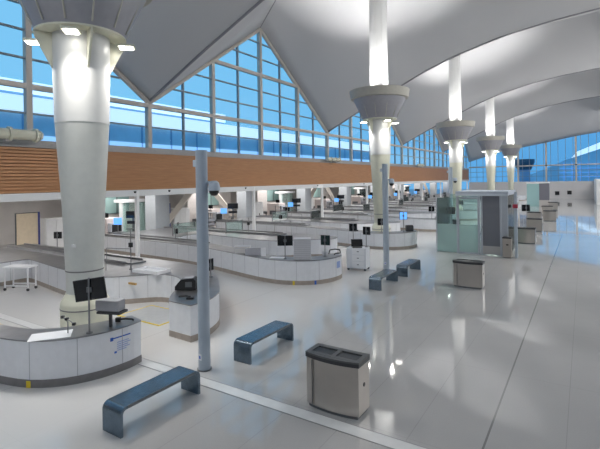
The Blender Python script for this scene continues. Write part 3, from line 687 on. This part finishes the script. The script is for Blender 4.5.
# repeated desks down the hall: monitors, arms, trays, posts
for k in range(3, 8):
    y_ = 13.7 + 9.15 * (k - 1)
    monitor_on_pole((-9.3, y_, TOP), 'black monitor on the rounded counter of the %s lane' % ORD[k], .9, .42, .38, .7, YAW)
    tray_stack((-8.75, y_ + .15, TOP), 2, 'grey tray on the rounded counter of the %s lane' % ORD[k], .6, .45, LG)
for k in range(1, 8):
    y_ = 9.15 * k
    arch((-13.0 - .6 * (k % 2), 10.2 + y_, TOP), .2, 'thin steel arch over the conveyor of the %s far counter' % ORD[k])
    steel_post((-14.8 - .8 * (k % 3), 9.75 + y_, TOP), 'thin steel post with a black box on the %s far counter' % ORD[k], .9)
    arch((-16.0, 15.7 - .5 + 9.15 * (k - 1), TOP), .0, 'thin steel arch over the near conveyor of the %s lane' % ORD[k], .9, .7)

# ------------------------------------------------------------------ screening machines beyond the fascia
def xray(loc, label):
    t = thing('xray_scanner', label, 'scanner', loc, 0, 'baggage scanners')
    obj('conveyor', B(-1.6, 1.6, -.35, .35, .55, .78), DSTEEL, t)
    bm = bmesh.new(); box(bm, -.75, .75, -.5, .5, .3, 1.62, .05); obj('housing', bm, PINK, t)
    obj('hood', B(.76, 1.05, -.42, .42, .78, 1.35, bev=.02), M('hood_grey', (.45, .46, .5), .5), t)
    obj('curtain', B(1.055, 1.065, -.33, .33, .79, 1.25), BLACK, t)
    obj('side_vent', B(-.4, .4, -.512, -.5, .5, .9), DSTEEL, t)
    for x in (-1.45, 1.45):
        for y_ in (-.28, .28): obj('leg', B(x - .04, x + .04, y_ - .04, y_ + .04, 0, .55), DSTEEL, t)
    obj('screen', B(.2, .62, -.30, -.26, 1.66, 1.95), SCREEN, t); obj('screen_arm', B(.38, .42, -.3, -.26, 1.6, 1.68), DSTEEL, t)
    return t
def divider(loc, label, w=1.1, h=2.25, rz=R(90)):
    t = thing('privacy_panel', label, 'panel', loc, rz, 'beige privacy panels')
    obj('board', B(-w / 2, w / 2, -.02, .02, .1, h), BEIGE, t)
    bm = bmesh.new(); box(bm, -w / 2 - .05, -w / 2, -.03, .03, 0, h + .04); box(bm, -w / 2, w / 2, -.03, .03, h, h + .04); obj('frame', bm, DSTEEL, t)
    obj('side_frame', B(w / 2, w / 2 + .1, -.04, .04, 0, h + .04), NAVY, t)
    for x in (-w / 2, w / 2): obj('foot', B(x - .03, x + .03, -.25, .25, 0, .05), DSTEEL, t)
    return t
def whitecab(loc, label, w=1.5, h=1.85, m=WHITE2):
    t = thing('machine_cabinet', label, 'cabinet', loc, 0, 'tall white machine cabinets')
    obj('body', B(-.35, .35, -w / 2, w / 2, .05, h, bev=.02), m, t)
    for k in range(3): obj('door', B(.352, .366, -w / 2 + .05 + k * w / 3, -w / 2 + (k + 1) * w / 3 - .02, .12, h - .08), m, t)
    obj('plinth', B(-.32, .32, -w / 2 + .03, w / 2 - .03, 0, .05), DARK, t); return t
def office_chair(loc, rz, label):
    t = thing('swivel_chair', label, 'chair', loc, rz, 'black swivel chairs')
    obj('seat', B(-.22, .22, -.22, .22, .46, .54, bev=.02), BLACK, t); obj('backrest', B(-.2, .2, .2, .26, .58, 1.02, bev=.02), BLACK, t)
    obj('post', C((0, 0, .08), (0, 0, .46), .03, n=10), DSTEEL, t); obj('back_bar', B(-.03, .03, .2, .24, .48, .6), BLACK, t)
    for k in range(5):
        a = k * 2 * math.pi / 5; l = obj('leg', C((0, 0, .1), (.27 * math.cos(a), .27 * math.sin(a), .06), .018, n=6), BLACK, t)
        obj('caster', C((.27 * math.cos(a), .27 * math.sin(a) - .015, .03), (.27 * math.cos(a), .27 * math.sin(a) + .015, .03), .03, n=8), BLACK, l)
    return t
def glass_barrier(loc, rz, label, w=2.4, h=.62):
    t = thing('glass_barrier', label, 'barrier', loc, rz, 'clear glass barriers between lanes')
    obj('pane', B(-w / 2, w / 2, -.006, .006, .08, h), GL, t)
    for x in (-w / 2, w / 2): obj('post', B(x - .025, x + .025, -.025, .025, 0, h + .05), STEEL, t)
    obj('top_rail', B(-w / 2, w / 2, -.015, .015, h, h + .025), STEEL, t); return t
def stack_machine(loc, label):
    t = thing('monitor_tower', label, 'monitor', loc, YAW, 'black operator screens on towers')
    obj('column', B(-.05, .05, -.05, .05, .05, 1.75), DSTEEL, t); obj('base', B(-.28, .28, -.28, .28, 0, .06), BLACK, t)
    obj('screen', B(-.42, .42, -.1, -.04, 1.65, 2.08, bev=.01), SCREEN, t); obj('lower_screen', B(-.35, .35, -.1, -.04, 1.3, 1.48), BLACK, t)
    obj('keyboard_tray', B(-.3, .3, -.4, -.05, 1.0, 1.04), DSTEEL, t); return t
mach = ['left of the thick column', 'between the thick column and the grey camera pole', 'just right of the grey camera pole', 'above the tall tray stack', 'left of the second light column'] 
for k in range(0, 9):
    y_ = 9.15 * k
    where = mach[k] if k < 5 else 'in the %s bay under the soffit' % ORD[k]
    xray((-25.45, 16.8 + y_ - 9.15, 0), 'pinkish white baggage scanner %s' % where)
    if k < 7:
        divider((-25.3, 12.0 + y_, 0), 'beige privacy panel with navy side frame in the %s bay under the soffit' % ORD[k])
        whitecab((-25.62, 13.75 + y_, 0), 'tall white cabinet beside the beige panel in the %s bay' % ORD[k])
        stack_machine((-23.3, 17.2 + y_, 0), 'black operator screens on a tower in the %s bay' % ORD[k])
        office_chair((-23.5, 21.2 + y_, 0), 2.2, 'black swivel chair behind the counters in the %s bay' % ORD[k])
        glass_barrier((-18.9, 17.4 + y_, TOP), R(90), 'clear glass screen on the counter before the grey pillar in the %s bay' % ORD[k], 1.9)
        glass_barrier((-16.9, 19.2 + y_, TOP), R(90), 'clear glass screen on the conveyor counter of the %s bay' % ORD[k], 1.4)
        t = thing('wall_window_panel', 'teal glazed window high on the back wall of the %s bay' % ORD[k], 'window', (-27.2, 18.9 + y_ - .2, 0), 0, 'teal windows on the back partition')
        obj('partition', B(-.1, 0, -2.6, 2.6, 0, 3.38), M('partition_pinkish', (.58, .54, .52), .7, noise=.06), t)
        bm = bmesh.new(); box(bm, 0, .05, -1.0, .0, 1.75, 2.85); obj('pane', bm, TEAL, t)
        bm = bmesh.new(); box(bm, 0, .05, .06, 1.0, 1.75, 2.85); obj('pane', bm, TEAL, t)
        bm = bmesh.new(); box(bm, 0, .07, -1.05, 1.05, 1.70, 1.75); box(bm, 0, .07, -.0, .06, 1.75, 2.85); box(bm, 0, .07, -1.05, 1.05, 2.85, 2.9); obj('frame', bm, DSTEEL, t)
        t = thing('trolley', 'narrow dark equipment trolley with a blue screen in the %s bay' % ORD[k], 'trolley', (-23.25, 25.25 + y_ - 9.15, 0), YAW, 'equipment trolleys with blue screens')
        obj('body', B(-.25, .25, -.2, .2, .1, .9), DSTEEL, t); obj('mast', B(-.02, .02, -.02, .02, .9, 1.5), STEEL, t); obj('screen', B(-.24, .24, -.06, -.03, 1.35, 1.75), SCRB, t)
        for x in (-.2, .2): obj('caster', C((x, -.02, .05), (x, .02, .05), .05, n=10), BLACK, t)
def tray_rack(loc, label):
    t = thing('tray_rack', label, 'rack', loc, 0, 'dark tray racks behind the counters')
    for x in (-.3, .3):
        for y_ in (-.4, .4):
            up = obj('upright', B(x - .018, x + .018, y_ - .018, y_ + .018, .08, 1.55), DSTEEL, t); obj('caster', C((x, y_ - .015, .04), (x, y_ + .015, .04), .04, n=10), BLACK, up)
    for z in (.25, .55, .85, 1.15, 1.5): obj('shelf', B(-.3, .3, -.4, .4, z, z + .03), STEEL, t)
    for z in (.28, .58, .88): obj('grey_bin', B(-.24, .24, -.32, .32, z, z + .18, bev=.01), TRAY, t)
    return t
def body_scanner(loc, label):
    t = thing('body_scanner', label, 'scanner', loc, 0, 'walk-through body scanners')
    for s_ in (-1, 1): obj('side_wall', lathe([(.22, .1), (.22, 2.5)], 20, 0, s_ * .75), M('scanner_pale', (.68, .70, .70), .35), t, True)
    obj('canopy', B(-.6, .6, -1.0, 1.0, 2.5, 2.68, bev=.03), PAPER, t); obj('floor_plate', B(-.6, .6, -1.0, 1.0, 0, .1, bev=.02), DSTEEL, t)
    obj('curved_glass', B(.30, .32, -.95, .95, .1, 2.5), GL, t)
    return t
for k in range(7):
    y_ = 9.15 * k
    tray_rack((-23.4, 14.7 + y_, 0), 'dark rack of grey bins behind the counter of the %s bay' % ORD[k])
    body_scanner((-25.9, 19.05 + y_, 0), 'pale walk-through body scanner in the %s bay' % ORD[k]) if k % 2 == 0 else None
    monitor_on_pole((-19.9, 10.7 + 9.15 * k, TOP), 'small black monitor at the far end of the %s far counter' % ORD[k], .8, .36, .3, .62, YAW)
    monitor_on_pole((-17.4, 15.3 + 9.15 * k, TOP), 'small black monitor midway on the near counter of the %s bay' % ORD[k], .6, .30, .26, .45, YAW - .8)
tray_stack((-22.3, 12.0, .0), 8, 'grey tray in the floor stack at far left', .6, .45, TRAY, 'floor stack of trays')

# small black dome cameras on the fascia edge
for k, y_ in enumerate([13.6, 15.7, 21.9, 31, 40]):
    t = thing('soffit_camera', 'tiny black dome camera under the fascia edge, %s from the left' % ORD[k], 'camera', (XW + .03, y_, 3.40), 0, 'tiny dome cameras under the fascia')
    obj('mount', lathe([(.07, -.02), (.07, 0)], 12), DARK, t); obj('dome', lathe([(.01, -.1), (.05, -.08), (.065, -.02)], 12), BLACK, t)

# pipe-like blowers over the fascia
def blower(loc, label, s=1.0):
    t = thing('air_nozzle', label, 'duct', loc, 0, 'white tubular air nozzles over the fascia')
    obj('barrel', C((0, -3.2 * s, .30), (0, 0, .30), .20 * s, n=20), CREAM, t, True)
    for y_ in (-2.2, -1.05, -.12): obj('flange', C((0, y_ * s - .05, .30), (0, y_ * s + .05, .30), .27 * s, n=20), CREAM, t)
    obj('end_cap', C((0, .0, .30), (0, .12, .30), .22 * s, .15 * s, n=20), CREAM, t)
    bm = bmesh.new(); box(bm, -.36, .06, -1.2 * s, -1.0 * s, .0, .10); obj('bracket', bm, BEAM, t); return t
blower((XW + .42, 8.95, 5.40), 'white pipe-like air nozzle over the wood fascia at the left edge')
blower((XW + .42, 34.2, 5.25), 'small white air nozzle over the fascia left of the second light column', .7)
blower((XW + .42, 58, 5.25), 'distant white air nozzle over the far wood fascia', .7)

# ------------------------------------------------------------------ glass booth
t = thing('glass_booth', 'glass-walled screening booth with grey frame and flat roof in the middle distance', 'booth', (0, 0, 0))
fy = 23.1; by = 25.8; xa, xb, xc, xd, xe = -6.46, -5.42, -4.32, -3.4, -3.22
FR = M('booth_frame', (.50, .53, .57), .35, .4)
bm = bmesh.new(); box(bm, xb - .05, xe + .18, fy - .12, by, 2.93, 3.12); obj('roof', bm, M('booth_roof', (.48, .52, .58), .5), t)
obj('roof_edge', B(xb - .05, xe + .18, fy - .16, fy - .12, 2.90, 3.0), M('booth_edge', (.62, .66, .70), .4), t)
for x in (xb, xc - .06, xc + .06, xd, xe + .1): obj('post', B(x - .04, x + .04, fy - .04, fy + .04, 0, 2.93), FR, t)
for x in (xa, xe + .1): obj('post', B(x - .04, x + .04, by - .08, by, 0, 2.93), FR, t)
obj('post', B(xa - .03, xa + .03, fy - .03, fy + .03, 0, 2.8), FR, t)
obj('glass_wall', B(xa + .03, xb - .04, fy - .01, fy + .01, 1.45, 2.8), GL, t); obj('frosted_panel', B(xa + .03, xb - .04, fy - .01, fy + .01, .03, 1.45), FROST, t)
dr = obj('sliding_door', B(xb + .08, xc - .14, fy + .02, fy + .04, .08, 1.45), FROST, t); obj('door_glass', B(xb + .08, xc - .14, fy + .02, fy + .04, 1.45, 2.75), GL, dr)
bm = bmesh.new(); box(bm, xb + .04, xc - .10, fy, fy + .05, 2.75, 2.83); box(bm, xb + .04, xc - .10, fy, fy + .05, 0, .08); box(bm, xb + .04, xb + .08, fy, fy + .05, .08, 2.75); box(bm, xc - .14, xc - .10, fy, fy + .05, .08, 2.75); obj('door_frame', bm, FR, dr)
obj('grey_panel', B(xc + .10, xd - .04, fy - .01, fy + .02, .45, 2.9), M('booth_dark_panel', (.17, .175, .20), .4), t)
obj('lower_panel', B(xc + .10, xd - .04, fy - .01, fy + .02, .04, .45), M('booth_low_panel', (.5, .48, .46), .4), t)
obj('handle', C((xc - .02, fy - .08, 1.0), (xc + .12, fy - .08, 1.45), .015, n=8), STEEL, t)
obj('side_wall', B(xe + .09, xe + .11, fy + .04, by - .08, .05, 2.9), GL, t)
obj('end_panel', B(xd + .04, xe + .06, fy - .01, fy + .02, .04, 2.9), FR, t)
obj('left_wall', B(xa - .01, xa + .01, fy + .03, by - .08, .05, 2.75), GL, t); obj('back_wall', B(xa + .04, xe + .06, by - .05, by - .03, .05, 2.9), GL, t)
monitor_on_pole((-6.2, 25.0, 0), 'black screen on a pole behind the glass at the left of the booth', 2.2, .5, .4, 2.0, YAW)
t = thing('operator_terminal', 'black terminal seen through the left glass of the booth', 'computer', (-5.75, 24.2, 0), YAW)
obj('desk', B(-.4, .4, -.3, .3, 1.0, 1.05), PAPER, t)
for x in (-.36, .36): obj('leg', B(x - .02, x + .02, -.02, .02, 0, 1.0), DSTEEL, t)
obj('screen', B(-.2, .2, -.05, 0, 1.1, 1.6, bev=.01), BLACK, t); obj('keyboard', B(-.2, .2, -.25, -.1, 1.05, 1.08), BLACK, t)
t = thing('waste_box', 'small beige waste box standing at the right corner of the booth', 'bin', (-3.08, 22.8, 0), 0)
obj('body', B(-.19, .19, -.19, .19, .04, .92, bev=.01), M('waste_beige', (.38, .34, .30), .5), t); obj('lid', B(-.2, .2, -.2, .2, .92, .98), BLACK, t); obj('flap', B(-.03, .07, -.2, -.19, .6, .66), BLACK, t)
t = thing('signal_post', 'blue-grey signal post with a red display at the booth corner', 'post', (-2.72, 22.95, 0), 0)
obj('post', B(-.06, .06, -.06, .06, 0, 3.1), POLEM, t); obj('red_display', B(-.12, .10, -.12, -.07, 2.34, 2.52), M('red_display', (.22, .02, .04), .4, emit=(.5, .02, .06), es=.12), t)
obj('dark_display', B(-.32, -.18, -.12, -.07, 2.36, 2.50), BLACK, t)
monitor_on_pole((-3.0, 30.2, 0), 'black screen on a pole between the bins beyond the booth', 2.1, .5, .4, 1.9, YAW)
# far kiosk
t = thing('far_kiosk', 'distant teal and grey kiosk before the far white wall', 'kiosk', (-4.95, 64.5, 0))
obj('teal_panel', B(-1.3, .1, -.6, .6, 0, 2.9), M('kiosk_teal', (.28, .45, .46), .4), t); obj('grey_panel', B(.1, 1.2, -.55, .6, .8, 2.95), M('kiosk_grey', (.16, .16, .19), .4), t)
obj('base', B(.1, 1.25, -.7, .6, 0, .8), M('kiosk_base', (.45, .42, .40), .5), t); obj('top', B(-1.35, 1.25, -.65, .65, 2.95, 3.05), PAPER, t)
for k, (x, z) in enumerate(((-2.1, 1.0), (-3.9, .9))):
    t = thing('wall_display', 'small black display on the far white wall, %s of two' % ('right' if k == 0 else 'left'), 'display', (x, YEND - .31, z), 0)
    obj('housing', B(-.32, .32, -.04, .08, -.28, .35), BLACK, t); obj('bracket', B(-.06, .06, .02, .1, -.1, .1), DSTEEL, t)

# ------------------------------------------------------------------ outside
SNOW = M('glowing_snowy_parapet', (.85, .9, .95), .8, emit=(.72, .88, 1), es=.75)  # glow added to the snow so it stays white under the blue sky
FAC = M('blue_facade', (.55, .72, .82), .5, noise=.15, nscale=.2)
FACD = M('blue_facade_dark', (.25, .42, .6), .5)
t = thing('terminal_wing', 'long blue building with bright parapet bands outside the left windows', 'building', (0, 0, 0))
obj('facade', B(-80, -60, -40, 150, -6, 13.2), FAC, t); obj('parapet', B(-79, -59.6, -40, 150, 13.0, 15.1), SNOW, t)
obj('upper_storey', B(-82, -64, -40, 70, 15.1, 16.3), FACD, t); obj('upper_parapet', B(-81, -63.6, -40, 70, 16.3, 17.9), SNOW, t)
bm = bmesh.new()
for y_ in range(-38, 150, 6): box(bm, -60.1, -59.9, y_, y_ + .3, -6, 13.2)
obj('facade_fin', bm, FACD, t)
obj('glow_band', B(-60.2, -59.9, -40, 150, 8.6, 10.2), M('glow_band_blue', (.5, .7, .9), .4, emit=(.45, .75, 1), es=.6), t)  # self-glowing band added so the facade carries a bright stripe at dusk
struct('ground', B(-300, 300, -100, 400, -6.6, -6.0), M('ground_snow', (.35, .45, .55), .9))
t = thing('office_block', 'blue glazed building with a snowy sloping roof line outside the far window', 'building', (0, 0, 0))
bm = bmesh.new(); extr(bm, [(-14, 0), (40, 0), (40, 20), (3.9, 11.4), (-4.6, 8.5), (-9, 6.3), (-14, 4.3)], 'Y', 150, 175); obj('facade', bm, FAC, t)
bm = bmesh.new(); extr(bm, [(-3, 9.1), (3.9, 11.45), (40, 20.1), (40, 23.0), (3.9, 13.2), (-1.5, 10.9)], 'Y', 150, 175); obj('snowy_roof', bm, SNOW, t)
bm = bmesh.new()
for z in (3.5, 4.7, 5.9, 7.1): box(bm, -6, 40, 149.8, 150, z, z + .25)
for x in range(-5, 40, 2): box(bm, x, x + .2, 149.8, 150, 2, 7.9)
obj('window_grid', bm, M('grid_pale_blue', (.25, .5, .8), .5, emit=(.2, .45, .8), es=.35), t)
t = thing('observation_tower', 'dark blue flared tower outside beyond the far window', 'tower', (-11.2, 110, 0))
obj('shaft', lathe([(1.2, -6), (1.2, 5.2), (1.4, 5.4)], 24), FACD, t); obj('cab', lathe([(1.4, 5.4), (2.1, 7.0), (2.1, 7.7), (.5, 7.8)], 24), M('tower_cab', (.05, .12, .18), .4), t)
